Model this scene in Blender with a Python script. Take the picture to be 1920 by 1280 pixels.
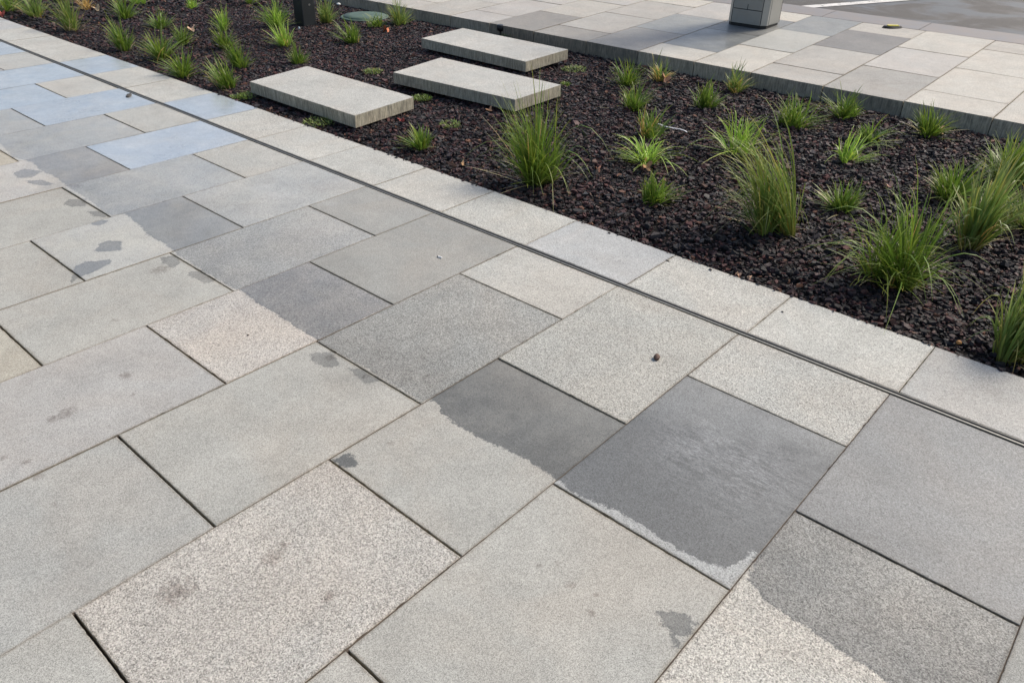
import bpy, math, random
import numpy as np
rng = np.random.default_rng(7); random.seed(7)
PI = math.pi
for o in list(bpy.data.objects): bpy.data.objects.remove(o)
scn = bpy.context.scene
COL = scn.collection

# ------------------------------------------------------------------ camera
S = 1.64                                   # eye height of the phone above the near paving
FP, PITCH, ROLL, HA = 1452.69, 0.564385643, -0.0189377307, -0.716804114
U = np.array([math.cos(HA), math.sin(HA), 0]); V = np.array([-math.sin(HA), math.cos(HA), 0])
def cam_rows():
    cp, sp = math.cos(PITCH), math.sin(PITCH)
    fwd = np.array([0, cp, -sp]); right = np.array([1., 0, 0]); down = np.cross(fwd, right)
    cr, sr = math.cos(ROLL), math.sin(ROLL)
    M = np.array([cr*right+sr*down, -sr*right+cr*down, fwd])
    W = np.array([U, V, [0, 0, 1.]])       # world X runs along the drain, Y across it towards the bed
    return M @ W.T
CM = cam_rows()                            # rows: right, down, forward in world axes
def G(x, y, z=0.0):                        # where the sight line of a photo point meets the level z
    d = CM.T @ np.array([(x-960)/FP, (y-640)/FP, 1.0]); t = (z-S)/d[2]
    return (float(d[0]*t), float(d[1]*t))
def GP(x, y):                              # same for the rising far pavement
    p = G(x, y, .12)
    for _ in range(12): p = G(x, y, farz(p[1]))
    return p
def farz(b): return .09+.0408*(min(b, 9.25)-6.39)
def height(p, z, ytop):                    # height of a thing standing at p whose top shows at photo row ytop
    k = (ytop-640)/FP; X = np.array([p[0], p[1], z-S])
    return float(-(CM[1]-k*CM[2]) @ X/(CM[1][2]-k*CM[2][2]))
def pxm(p, z=0): return FP/float(CM[2] @ np.array([p[0], p[1], z-S]))   # photo pixels per metre there
CR = CM[0]/np.hypot(CM[0][0], CM[0][1])
cam = bpy.data.objects.new('camera', bpy.data.cameras.new('camera')); COL.objects.link(cam)
from mathutils import Matrix, Vector, Quaternion
cam.matrix_world = Matrix(((CM[0][0], -CM[1][0], -CM[2][0], 0), (CM[0][1], -CM[1][1], -CM[2][1], 0), (CM[0][2], -CM[1][2], -CM[2][2], S), (0, 0, 0, 1)))
cam.data.sensor_width = 36; cam.data.lens = FP/1920*36; cam.data.clip_end = 2000; cam.data.clip_start = .02
scn.camera = cam

# ------------------------------------------------------------------ light
SUN_DIR = Vector((.35, .93, 0)).normalized(); ELEV = math.radians(48)
sd = Vector((SUN_DIR.x*math.cos(ELEV), SUN_DIR.y*math.cos(ELEV), math.sin(ELEV)))
sun = bpy.data.objects.new('sun', bpy.data.lights.new('sun', 'SUN')); COL.objects.link(sun)
sun.data.energy = 2.1; sun.data.angle = math.radians(18); sun.data.color = (1, .91, .775)
sun.rotation_euler = (-sd).to_track_quat('-Z', 'Y').to_euler()
w = bpy.data.worlds.new('World'); scn.world = w; w.use_nodes = True
nt = w.node_tree; nt.nodes.clear()
sky = nt.nodes.new('ShaderNodeTexSky'); sky.sky_type = 'NISHITA'; sky.sun_disc = False
sky.sun_elevation = ELEV; sky.sun_rotation = math.atan2(SUN_DIR.x, SUN_DIR.y)
sky.air_density = 1.0; sky.dust_density = 3.4; sky.ozone_density = 1.0
bg = nt.nodes.new('ShaderNodeBackground'); bg.inputs[1].default_value = .115
wo = nt.nodes.new('ShaderNodeOutputWorld'); nt.links.new(sky.outputs[0], bg.inputs[0]); nt.links.new(bg.outputs[0], wo.inputs[0])
scn.view_settings.view_transform = 'Standard'; scn.view_settings.look = 'None'
scn.view_settings.exposure = 0.54; scn.view_settings.gamma = 1

# ------------------------------------------------------------------ helpers
def tag(o, label=None, cat=None, group=None, kind=None):
    if label: o['label'] = label
    if cat: o['category'] = cat
    if group: o['group'] = group
    if kind: o['kind'] = kind
    return o
def empty(name, loc, label, cat, group=None, rz=0):
    o = bpy.data.objects.new(name, None); COL.objects.link(o); o.location = loc; o.rotation_euler = (0, 0, rz)
    o.empty_display_size = .05
    return tag(o, label, cat, group)
def link(name, me, m, parent=None, loc=(0, 0, 0)):
    o = bpy.data.objects.new(name, me); COL.objects.link(o)
    if m: me.materials.append(m)
    o.location = loc
    if parent: o.parent = parent
    return o
def mesh(name, v, f, smooth=False):
    me = bpy.data.meshes.new(name); me.from_pydata([tuple(map(float, p)) for p in v], [], [tuple(map(int, q)) for q in f]); me.update()
    if smooth: me.polygons.foreach_set('use_smooth', [True]*len(me.polygons))
    return me
def npmesh(name, v, quads=None, faces=None):
    """v (n,3); faces: list of (m,k) index arrays."""
    me = bpy.data.meshes.new(name); v = np.asarray(v, dtype=np.float32)
    me.vertices.add(len(v)); me.vertices.foreach_set('co', v.ravel())
    loops = np.concatenate([f.ravel() for f in faces]); tot = np.concatenate([np.full(len(f), f.shape[1]) for f in faces])
    start = np.concatenate([[0], np.cumsum(tot)[:-1]])
    me.loops.add(len(loops)); me.loops.foreach_set('vertex_index', loops.astype(np.int32))
    me.polygons.add(len(tot)); me.polygons.foreach_set('loop_start', start.astype(np.int32)); me.polygons.foreach_set('loop_total', tot.astype(np.int32))
    me.update(calc_edges=True); me.validate(); me.polygons.foreach_set('use_smooth', [False]*len(me.polygons))
    return me
class MB:
    def __init__(s): s.v = []; s.f = []
    def box(s, x0, x1, y0, y1, z0, z1, bev=0):
        if bev:
            return s.prism([(x0+bev, y0), (x1-bev, y0), (x1, y0+bev), (x1, y1-bev), (x1-bev, y1), (x0+bev, y1), (x0, y1-bev), (x0, y0+bev)], z0, z1, bev*.5)
        return s.prism([(x0, y0), (x1, y0), (x1, y1), (x0, y1)], z0, z1)
    def prism(s, pts, z0, z1, bev=0):
        n = len(pts); c = np.mean(pts, 0); b = len(s.v)
        rings = [(z0, 1)] + ([(z1-bev, 1), (z1, None)] if bev else [(z1, 1)])
        for z, k in rings:
            for p in pts:
                if k is None:
                    d = np.array(p)-c; L = np.hypot(*d); p = c+d*(1-bev/L)
                s.v.append((p[0], p[1], z))
        for r in range(len(rings)-1):
            for i in range(n):
                j = (i+1) % n; s.f.append((b+r*n+i, b+r*n+j, b+(r+1)*n+j, b+(r+1)*n+i))
        s.f.append(tuple(b+i for i in reversed(range(n)))); s.f.append(tuple(b+(len(rings)-1)*n+i for i in range(n)))
        return s
    def build(s, name, m, parent=None, loc=(0, 0, 0), smooth=False): return link(name, mesh(name, s.v, s.f, smooth), m, parent, loc)

# smooth value noise for the geometry
_tab = rng.random((64, 64))
def vnoise(x, y):
    x = np.asarray(x, float); y = np.asarray(y, float)
    xi = np.floor(x).astype(int); yi = np.floor(y).astype(int); fx = x-xi; fy = y-yi
    fx = fx*fx*(3-2*fx); fy = fy*fy*(3-2*fy); T = _tab
    g = lambda i, j: T[i % 64, j % 64]
    return (g(xi, yi)*(1-fx)+g(xi+1, yi)*fx)*(1-fy)+(g(xi, yi+1)*(1-fx)+g(xi+1, yi+1)*fx)*fy

# ------------------------------------------------------------------ materials
class NT:
    def __init__(s, name):
        s.m = bpy.data.materials.new(name); s.m.use_nodes = True; s.t = s.m.node_tree
        s.b = s.t.nodes['Principled BSDF']; s.out = s.t.nodes['Material Output']
    def n(s, typ, **kw):
        n = s.t.nodes.new('ShaderNode'+typ)
        for k, v in kw.items(): setattr(n, k, v)
        return n
    def put(s, a, inp):
        if isinstance(a, (int, float)): inp.default_value = a
        elif isinstance(a, tuple): inp.default_value = a if len(a) != 3 or inp.type == 'VECTOR' else (*a, 1)
        else: s.t.links.new(a, inp)
    def math(s, op, a, b=0.0, c=None, clamp=False):
        n = s.n('Math', operation=op, use_clamp=clamp); s.put(a, n.inputs[0]); s.put(b, n.inputs[1])
        if c is not None: s.put(c, n.inputs[2])
        return n.outputs[0]
    def vmath(s, op, a, b):
        n = s.n('VectorMath', operation=op); s.put(a, n.inputs[0])
        if op == 'SCALE': s.put(b, n.inputs['Scale'])
        else: s.put(b, n.inputs[1])
        return n.outputs[0]
    def noise(s, vec, scale, detail=2, rough=.5, dist=0):
        n = s.n('TexNoise'); s.put(vec, n.inputs['Vector']); n.inputs['Scale'].default_value = scale
        n.inputs['Detail'].default_value = detail; n.inputs['Roughness'].default_value = rough; n.inputs['Distortion'].default_value = dist
        return n.outputs['Fac']
    def vor(s, vec, scale, out='Color'):
        n = s.n('TexVoronoi'); s.put(vec, n.inputs['Vector']); n.inputs['Scale'].default_value = scale
        return n.outputs[out]
    def attr(s, name, out='Fac'):
        n = s.n('Attribute', attribute_name=name); return n.outputs[out]
    def mr(s, v, a, b, c=0.0, d=1.0, smooth=False):
        n = s.n('MapRange'); n.clamp = True
        if smooth: n.interpolation_type = 'SMOOTHSTEP'
        for i, q in enumerate((v, a, b, c, d)): s.put(q, n.inputs[i])
        return n.outputs[0]
    def mix(s, f, a, b, mode='MIX'):
        n = s.n('Mix', data_type='RGBA', blend_type=mode); s.put(f, n.inputs[0]); s.put(a, n.inputs[6]); s.put(b, n.inputs[7]); return n.outputs[2]
    def mixf(s, f, a, b):
        n = s.n('Mix', data_type='FLOAT'); s.put(f, n.inputs[0]); s.put(a, n.inputs[2]); s.put(b, n.inputs[3]); return n.outputs[0]
    def bump(s, h, strength, dist=.001):
        n = s.n('Bump'); s.put(h, n.inputs['Height']); s.put(strength, n.inputs['Strength']); n.inputs['Distance'].default_value = dist; return n.outputs[0]
    def set(s, **kw):
        for k, v in kw.items(): s.put(v, s.b.inputs[k.replace('_', ' ')])
        return s.m
def simple(name, col, rough=.6, metal=0, var=.15, scale=30, bump=.2):
    t = NT(name); co = t.n('TexCoord').outputs['Object']
    n = t.noise(co, scale, 4, .6)
    c = t.mix(t.mr(n, .3, .7), tuple(x*(1-var) for x in col), tuple(min(1, x*(1+var)) for x in col))
    return t.set(Base_Color=c, Roughness=t.mr(n, .3, .7, max(.05, rough-.08), min(1, rough+.08)), Metallic=float(metal), Normal=t.bump(t.noise(co, scale*6, 3), bump, .002))

def granite():
    t = NT('granite'); co0 = t.n('TexCoord').outputs['Object']; oi = t.n('ObjectInfo')
    off = t.vmath('SCALE', (31.7, 17.3, 9.1), oi.outputs['Random']); co = t.vmath('ADD', co0, off)
    tint = oi.outputs['Color']; coarse = t.attr('coarse')
    fine_c = t.n('SeparateColor'); t.put(t.vor(co, 620), fine_c.inputs[0])
    crs_c = t.n('SeparateColor'); t.put(t.vor(co, 330), crs_c.inputs[0])
    nz = t.noise(co, 190, 3, .75); nf = t.noise(co, 420, 2, .7); ng = t.noise(co, 85, 2, .6)
    fine = t.math('ADD', t.math('MULTIPLY', fine_c.outputs[0], .4), t.math('ADD', t.math('MULTIPLY', nf, .35), t.math('MULTIPLY', nz, .25)))
    crs = t.math('ADD', t.math('MULTIPLY', crs_c.outputs[0], .36), t.math('ADD', t.math('MULTIPLY', nz, .46), t.math('MULTIPLY', ng, .18)))
    g = t.math('SUBTRACT', t.mixf(coarse, fine, crs), .5)
    amp = t.mixf(coarse, 2.1, 2.5)
    un = t.n('SeparateXYZ'); t.put(t.n('NewGeometry').outputs['True Normal'], un.inputs[0])
    sp = t.math('ADD', t.math('MULTIPLY', t.math('MULTIPLY', g, amp), t.mr(un.outputs[2], .3, .6, .3, 1)), 1.0)
    dark = t.mr(crs_c.outputs[1], .86, .93, 0, 1)                     # scattered black mica grains
    sp = t.math('MULTIPLY', sp, t.math('SUBTRACT', 1.0, t.math('MULTIPLY', dark, t.mixf(coarse, .12, .42))))
    mot = t.mr(t.noise(co, 3.2, 5, .62, .6), .3, .7, .9, 1.09); mot2 = t.mr(t.noise(co, 17, 4, .6), .3, .7, .955, 1.045)
    sp = t.math('MULTIPLY', sp, t.math('MULTIPLY', mot, mot2))
    hue = t.mix(t.mr(t.noise(co, 2.1, 3, .6, .8), .38, .68), (.985, 1.0, .995), (1.02, .995, .96))
    hue2 = t.mix(t.mixf(coarse, .03, .1), (1, 1, 1), t.vor(co, 400), 'MIX')
    base = t.mix(1.0, t.mix(1.0, tint, hue, 'MULTIPLY'), t.mix(.35, (1, 1, 1), hue2), 'MULTIPLY')
    base = t.mix(1.0, base, t.vmath('SCALE', (1, 1, 1), sp), 'MULTIPLY')
    # grime and pale scuffs
    geo = t.n('NewGeometry'); pos = geo.outputs['Position']
    dirt = t.attr('dirt')
    dn = t.noise(pos, 60, 5, .75)
    dk = t.math('MULTIPLY', t.mr(t.math('MULTIPLY', dirt, t.math('MULTIPLY', dn, 2.2)), .38, .72, 0, 1, True), .6)
    base = t.mix(dk, base, t.mix(1.0, base, (.4, .35, .33), 'MULTIPLY'))
    ws = t.n('Mapping'); t.put(pos, ws.inputs[0]); ws.inputs['Rotation'].default_value = (0, 0, .5); ws.inputs['Scale'].default_value = (1, 4, 1)
    pn = t.noise(ws.outputs[0], 55, 8, .85)
    rid = t.math('SUBTRACT', 1.0, t.math('MULTIPLY', t.math('ABSOLUTE', t.math('SUBTRACT', t.noise(ws.outputs[0], 7, 7, .68, .5), .5)), 11.0), clamp=True)
    pk = t.math('MULTIPLY', t.math('MULTIPLY', t.math('MULTIPLY', t.attr('pale'), rid), t.mr(pn, .45, .62)), .62, clamp=True)
    specks = t.n('SeparateColor'); t.put(t.vor(pos, 13), specks.inputs[0])
    vd = t.vor(pos, 13, 'Distance')
    sk = t.math('MULTIPLY', t.mr(vd, .018, .03, 1, 0), t.math('GREATER_THAN', specks.outputs[0], .8))
    base = t.mix(t.math('MULTIPLY', sk, .75), base, (.03, .025, .02))
    ev = t.math('ADD', t.attr('edge'), t.math('MULTIPLY', t.math('SUBTRACT', t.noise(pos, 30, 6, .75), .5), .03))
    base = t.mix(t.mr(ev, .001, .010, .5, 0), base, t.mix(1.0, base, (.56, .50, .43), 'MULTIPLY'))
    base = t.mix(t.mr(t.noise(pos, 2.3, 7, .72, .4), .52, .72, 0, .34), base, t.mix(1.0, base, (.62, .61, .60), 'MULTIPLY'))
    # damp
    sdn = t.math('ADD', t.attr('wet'), t.math('ADD', t.math('MULTIPLY', t.math('SUBTRACT', t.noise(pos, 22, 5, .65), .5), .036), t.math('MULTIPLY', t.math('SUBTRACT', t.noise(pos, 55, 6, .78), .5), .06)))
    wm = t.mr(sdn, -.003, .006, 0, 1, True)
    fade = t.mr(t.math('ADD', t.attr('wet'), t.math('MULTIPLY', t.math('SUBTRACT', t.noise(pos, 4, 3), .5), .5)), .05, .75, 1, .45, True)
    wk = t.math('MULTIPLY', t.math('MULTIPLY', wm, t.mr(t.noise(pos, 7, 5, .7), .3, .7, .8, 1.1)), t.math('MULTIPLY', t.attr('wetk'), fade), )
    tide = t.math('MULTIPLY', t.mr(t.math('ABSOLUTE', t.math('SUBTRACT', sdn, .006)), 0, .007, 1, 0), t.math('MULTIPLY', t.attr('wetk'), .22))
    wk = t.math('MINIMUM', 1.0, t.math('ADD', wk, tide))
    bwn = t.n('RGBToBW'); t.put(base, bwn.inputs[0]); greyed = t.mix(.65, base, bwn.outputs[0])
    base = t.mix(wk, base, t.mix(1.0, greyed, (.335, .352, .357), 'MULTIPLY'))
    base = t.mix(pk, base, (.62, .64, .66))
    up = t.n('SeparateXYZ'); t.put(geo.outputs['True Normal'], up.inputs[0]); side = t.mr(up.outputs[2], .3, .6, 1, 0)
    # hammered sides: fine upright ribs, with colour lifted and warmed to offset their shade
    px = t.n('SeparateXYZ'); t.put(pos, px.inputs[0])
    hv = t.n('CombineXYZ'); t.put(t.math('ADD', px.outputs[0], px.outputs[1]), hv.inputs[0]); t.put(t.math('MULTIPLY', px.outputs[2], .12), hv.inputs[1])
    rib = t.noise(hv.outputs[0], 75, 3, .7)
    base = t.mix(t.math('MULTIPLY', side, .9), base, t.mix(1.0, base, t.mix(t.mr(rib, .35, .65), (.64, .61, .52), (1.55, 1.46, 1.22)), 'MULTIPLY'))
    rough = t.mixf(t.math('MULTIPLY', t.attr('film'), t.mixf(.65, 1.0, wm)), .82, .3)
    coat = t.math('MULTIPLY', t.mr(t.attr('film'), .35, 1.0, 0, 1.0), t.mr(t.noise(pos, 3.1, 5, .6, .5), .36, .58, .3, 1.0))
    rough = t.math('ADD', rough, t.math('MULTIPLY', t.math('SUBTRACT', mot, 1.0), .4))
    hb = t.math('ADD', t.math('MULTIPLY', nz, t.mixf(coarse, .35, 1.0)), t.math('MULTIPLY', nf, .3))
    hb = t.math('ADD', hb, t.math('MULTIPLY', t.math('MULTIPLY', rib, side), 3.0))
    bs = t.math('MULTIPLY', t.mixf(coarse, .22, .7), t.mixf(t.attr('film'), 1.0, .3))
    return t.set(Base_Color=base, Roughness=rough, Normal=t.bump(hb, bs, .0025), IOR=1.5, Coat_Weight=coat, Coat_Roughness=t.mr(t.noise(pos, 9, 4, .7), .35, .65, .07, .2), Coat_IOR=1.9)
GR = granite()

def asphalt():
    t = NT('asphalt'); geo = t.n('NewGeometry').outputs['Position']
    g = t.noise(geo, 260, 3, .8); big = t.noise(geo, 1.1, 4, .6, .5)
    wet = t.mr(big, .42, .6, 0, 1, True)
    c = t.mix(t.mr(g, .3, .7), (.025, .024, .023), (.085, .078, .069))
    c = t.mix(wet, c, t.mix(1.0, c, (.5, .45, .4), 'MULTIPLY'))
    return t.set(Base_Color=c, Roughness=t.mixf(wet, .7, .34), Normal=t.bump(g, t.mixf(wet, .8, .25), .004))
ASPH = asphalt()
def sandmat():
    t = NT('joint_sand'); p = t.n('NewGeometry').outputs['Position']; n = t.noise(p, 300, 3, .8)
    return t.set(Base_Color=t.mix(t.mr(t.noise(p, 6, 3), .35, .65), t.mix(n, (.02, .016, .013), (.075, .055, .042)), t.mix(n, (.045, .035, .025), (.16, .125, .095))), Roughness=.95, Normal=t.bump(n, .8, .002))
SAND = sandmat()
def soilmat():
    t = NT('soil'); p = t.n('NewGeometry').outputs['Position']; n = t.noise(p, 60, 5, .8)
    return t.set(Base_Color=t.mix(n, (.004, .0035, .003), (.022, .016, .014)), Roughness=.95, Normal=t.bump(n, 1, .02))
SOIL = soilmat()
def barkmat():
    t = NT('bark_chips'); g = t.n('NewGeometry'); r = g.outputs['Random Per Island']; p = g.outputs['Position']
    cr = t.n('ValToRGB'); t.put(r, cr.inputs[0]); e = cr.color_ramp.elements
    e[0].position = 0; e[0].color = (.010, .010, .012, 1); e[1].position = 1; e[1].color = (.16, .075, .045, 1)
    for q, c in ((.4, (.013, .012, .014)), (.58, (.027, .017, .021)), (.72, (.045, .020, .022)), (.86, (.080, .028, .026)), (.94, (.055, .050, .050)), (.985, (.11, .05, .03))):
        k = e.new(q); k.color = (*c, 1)
    n = t.noise(p, 190, 4, .75)
    return t.set(Base_Color=t.mix(1.0, cr.outputs[0], t.mix(t.mr(n, .25, .75), (.45, .45, .45), (1.6, 1.55, 1.5)), 'MULTIPLY'), Specular_IOR_Level=.4, Roughness=t.mr(t.math('FRACT', t.math('MULTIPLY', r, 13.7)), 0, 1, .42, .85), Normal=t.bump(n, .8, .004))
BARK = barkmat()
def blademat(name, lo, mid, tip, alt):
    lo, mid, tip = [tuple(min(.7, c*1.9) for c in q) for q in (lo, mid, tip)]
    t = NT(name); r = t.n('NewGeometry').outputs['Random Per Island']; tt = t.attr('along')
    c = t.mix(t.mr(tt, .0, .28), lo, mid); c = t.mix(t.mr(tt, .6, 1.0), c, tip)
    c = t.mix(t.mr(r, .55, 1.0), c, t.mix(1.0, c, alt, 'MULTIPLY'))
    c = t.mix(1.0, c, t.vmath('SCALE', (1, 1, 1), t.mr(t.math('FRACT', t.math('MULTIPLY', r, 7.31)), 0, 1, .6, 1.35)), 'MULTIPLY')
    t.set(Base_Color=c, Roughness=.42)
    tr = t.n('BsdfTranslucent'); t.put(c, tr.inputs[0]); mx = t.n('MixShader'); mx.inputs[0].default_value = .38
    t.t.links.new(t.b.outputs[0], mx.inputs[1]); t.t.links.new(tr.outputs[0], mx.inputs[2]); t.t.links.new(mx.outputs[0], t.out.inputs[0])
    return t.m
BL = {
 'g': blademat('green_blade', (.06, .075, .015), (.075, .128, .018), (.14, .175, .045), (1.5, 1.15, .9)),
 'l': blademat('lime_blade', (.10, .14, .03), (.17, .27, .04), (.26, .33, .09), (1.25, 1.0, .9)),
 'y': blademat('olive_blade', (.13, .12, .03), (.10, .155, .035), (.19, .21, .08), (1.6, 1.1, .9)),
 'd': blademat('dry_blade', (.30, .17, .05), (.42, .24, .07), (.45, .33, .16), (.8, .9, 1.2)),
 's': blademat('straw_blade', (.22, .18, .09), (.30, .26, .14), (.38, .33, .22), (.8, .8, .8)),
}
STEEL = simple('galvanised_steel', (.20, .20, .19), .5, .5, .2, 90, .2)
DARKST = simple('dark_channel', (.012, .012, .012), .7, 0, .3, 60, .3)

# ------------------------------------------------------------------ damp outline, marks
damp_px = [(0, 268), (25, 295), (60, 305), (78, 321), (105, 333), (126, 350), (160, 371), (205, 404), (235, 402), (262, 424), (275, 440), (300, 453), (322, 467), (333, 478), (437, 541), (453, 545), (480, 568), (520, 590), (552, 612), (596, 640),
           (690, 692), (788, 752), (812, 748), (830, 775), (857, 797), (905, 824), (955, 846), (1000, 868), (1034, 894), (1052, 901), (1070, 922), (1112, 940), (1147, 954), (1187, 973), (1227, 1000), (1275, 1031), (1319, 1055), (1359, 1064), (1384, 1058), (1412, 1030), (1420, 1040), (1400, 1085), (1440, 1130), (1500, 1168), (1560, 1210), (1620, 1248), (1700, 1300)]
DAMP = [G(*p) for p in damp_px]
DAMP = [(-16., DAMP[0][1]+.3)] + DAMP + [(3., DAMP[-1][1]-.1), (3., 3.3), (-16., 3.3)]
marks_px = [
 [(178, 472), (190, 457), (205, 452), (226, 454), (225, 470), (200, 471)], [(142, 500), (162, 492), (206, 488), (207, 493), (175, 510), (147, 519), (135, 529)],
 [(121, 382), (130, 374), (155, 375), (162, 385), (135, 387)], [(165, 397), (185, 396), (202, 407), (175, 404)], [(172, 421), (190, 413), (200, 416), (185, 423)],
 [(302, 482), (325, 480), (337, 492), (322, 502), (308, 492)], [(355, 510), (375, 507), (400, 527), (385, 530), (357, 517)],
 [(580, 664), (620, 661), (637, 687), (610, 686), (587, 677)], [(652, 690), (675, 694), (712, 712), (687, 719), (668, 702)],
 [(630, 862), (655, 850), (668, 871), (642, 873)], [(1238, 1150), (1280, 1153), (1303, 1168), (1285, 1193), (1252, 1180)], [(1258, 1192), (1280, 1201), (1265, 1213)],
 [(27, 325), (45, 318), (75, 322), (60, 333), (35, 334)], [(50, 340), (80, 338), (100, 347), (70, 348)]]
MARKS = [[G(*p) for p in m] for m in marks_px]
def sdf(P, poly):
    poly = np.array(poly); d = np.full(len(P), 1e9); ins = np.zeros(len(P), bool); n = len(poly)
    for i in range(n):
        a, b = poly[i], poly[(i+1) % n]; e = b-a; wv = P-a
        h = np.clip((wv@e)/(e@e+1e-12), 0, 1); d = np.minimum(d, np.hypot(*(wv-h[:, None]*e).T))
        c = (a[1] > P[:, 1]) != (b[1] > P[:, 1])
        with np.errstate(divide='ignore', invalid='ignore'): xx = (b[0]-a[0])*(P[:, 1]-a[1])/(b[1]-a[1]+1e-15)+a[0]
        ins ^= c & (P[:, 0] < xx)
    return np.where(ins, d, -d)
dirt_px = [(510, 1045, 34), (535, 1020, 20), (615, 1118, 22), (580, 1050, 12), (125, 775, 30), (100, 785, 20), (235, 705, 20), (250, 740, 10), (8, 858, 14), (50, 866, 16), (72, 892, 18), (100, 945, 12), (1070, 1095, 18), (1120, 1115, 14), (1045, 1055, 12), (215, 600, 12), (620, 670, 20), (685, 705, 14), (300, 505, 30), (1240, 1170, 12), (330, 1110, 60), (240, 178, 9), (246, 184, 8), (1110, 1150, 16), (730, 830, 14), (560, 1250, 14), (800, 705, 12), (140, 350, 22), (1010, 1060, 12), (1780, 900, 10), (1173, 58, 6)]
DIRT = [(*G(x, y), r/pxm(G(x, y))) for x, y, r in dirt_px]
pale_px = [(1405, 885, 120), (1310, 845, 90), (520, 365, 26), (495, 350, 20), (1200, 50, 0), (620, 380, 20), (1130, 160, 0)]
PALE = [(*G(x, y), r/pxm(G(x, y))) for x, y, r in pale_px if r]

# ------------------------------------------------------------------ paving slabs
def slab(a0, a1, b0, b1, col, coarse=0, wetk=0, film=0, parent=None, zf=None, thick=.06, res=.012, label=None, name='paving_slab', quad=None, tilt=1.0, dz=None, near=True):
    na = max(2, int(round((a1-a0)/res))); nb = max(2, int(round((b1-b0)/res)))
    ed = .0018
    ga = np.concatenate([[0, ed], np.linspace(ed, a1-a0-ed, na+1)[1:-1], [a1-a0-ed, a1-a0]])
    gb = np.concatenate([[0, ed], np.linspace(ed, b1-b0-ed, nb+1)[1:-1], [b1-b0-ed, b1-b0]])
    A, B = np.meshgrid(ga, gb, indexing='ij'); n0, n1 = A.shape
    ox, oy = (a0+a1)/2, (b0+b1)/2
    X = A+a0; Y = B+b0
    # worn, slightly chipped arrises
    seed = rng.random()*60
    j = (vnoise((X+Y)*90+seed, (X-Y)*90)-.5)*.0012; chip = np.clip(vnoise((X+Y)*28+seed, seed+(X-Y)*28)-.80, 0, 1)*.03*(1 if coarse > .3 else .5)
    ring = np.zeros_like(A, bool); ring[0] = ring[-1] = True; ring[:, 0] = ring[:, -1] = True
    X[0] += (j+chip)[0]; X[-1] -= (j+chip)[-1]; Y[:, 0] += (j+chip)[:, 0]; Y[:, -1] -= (j+chip)[:, -1]
    Z = np.zeros_like(A); Z[ring] = -.0009-chip[ring]*.4
    if dz is None: dz = rng.normal(0, .0009)
    tx, ty = rng.normal(0, .0013, 2)*tilt
    Z += dz+tx*(A-A.mean())+ty*(B-B.mean())
    if zf: Z += np.vectorize(zf)(Y)
    if quad is not None:
        s_, t_ = (X-a0)/(a1-a0), (Y-b0)/(b1-b0); q = np.array(quad)
        P = (1-s_)[..., None]*((1-t_)[..., None]*q[0]+t_[..., None]*q[1])+s_[..., None]*((1-t_)[..., None]*q[3]+t_[..., None]*q[2])
        X, Y = P[..., 0], P[..., 1]; ox, oy = q.mean(0)
    top = np.stack([X-ox, Y-oy, Z], -1).reshape(-1, 3)
    idx = np.arange(n0*n1).reshape(n0, n1)
    F = np.stack([idx[:-1, :-1], idx[1:, :-1], idx[1:, 1:], idx[:-1, 1:]], -1).reshape(-1, 4)
    loop = np.concatenate([idx[:, 0], idx[-1, 1:], idx[-2::-1, -1], idx[0, -2:0:-1]])
    bot = top[loop].copy(); zb = bot[:, 2].copy(); bot[:, 2] = zb-thick
    vv = np.concatenate([top, bot]); m = len(loop); k = np.arange(m); kn = (k+1) % m
    sideF = np.stack([loop[kn], loop[k], n0*n1+k, n0*n1+kn], -1)
    me = npmesh(name, vv, faces=[F, sideF])
    P2 = vv[:, :2]+np.array([ox, oy])
    at = lambda nm, val: me.attributes.new(nm, 'FLOAT', 'POINT').data.foreach_set('value', np.broadcast_to(np.asarray(val, np.float32), (len(vv),)).copy())
    ee = np.concatenate([np.minimum(np.minimum(A, A[-1, -1]-A), np.minimum(B, B[-1, -1]-B)).ravel(), np.zeros(m)]); at('edge', ee)
    at('coarse', coarse); at('wetk', wetk); at('film', film)
    if near:
        wd = sdf(P2, DAMP)
        cen = np.array([ox, oy])
        for mk in MARKS:
            if np.hypot(*(np.mean(mk, 0)-cen)) < 1.1: wd = np.maximum(wd, sdf(P2, mk)+.006)
        at('wet', np.clip(wd, -.5, 2))
        dd = np.zeros(len(vv))
        for x, y, r in DIRT:
            if abs(x-ox) < 1 and abs(y-oy) < 1: dd = np.maximum(dd, .62*np.exp(-((P2[:, 0]-x)**2+(P2[:, 1]-y)**2)/r**2))
        at('dirt', dd); pp = np.zeros(len(vv))
        for x, y, r in PALE:
            if abs(x-ox) < 1 and abs(y-oy) < 1: pp = np.maximum(pp, .72*np.exp(-((P2[:, 0]-x)**2+(P2[:, 1]-y)**2)/r**2))
        at('pale', pp)
    else: at('wet', .3); at('dirt', 0); at('pale', 0)
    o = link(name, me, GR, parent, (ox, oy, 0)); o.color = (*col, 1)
    if label: o['label'] = label
    return o

FINE = (.362, .358, .33); BEI = (.405, .402, .37); LIGHT = (.435, .432, .402); MED = (.368, .368, .345); OCH = (.39, .37, .315); SKY_TINT = (.41, .445, .475)  # last tint has reflected sky mixed into the stone colour
AL = [v*S for v in (.45, .083, -.284, -.652, -1.014, -1.381, -1.744, -2.083, -2.454, -2.822, -3.192, -3.569, -3.941, -4.31, -4.69, -5.06, -5.43, -5.80, -6.17, -6.54, -6.91)]
KB = lambda k: S*(.1475+.2415*k) if k < 6 else 2.6215
base_ = MB(); base_.box(-12.5, 2.2, -1.4, 3.07, -.12, -.028)
pav = base_.build('pavement', SAND); tag(pav, kind='structure')
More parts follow.
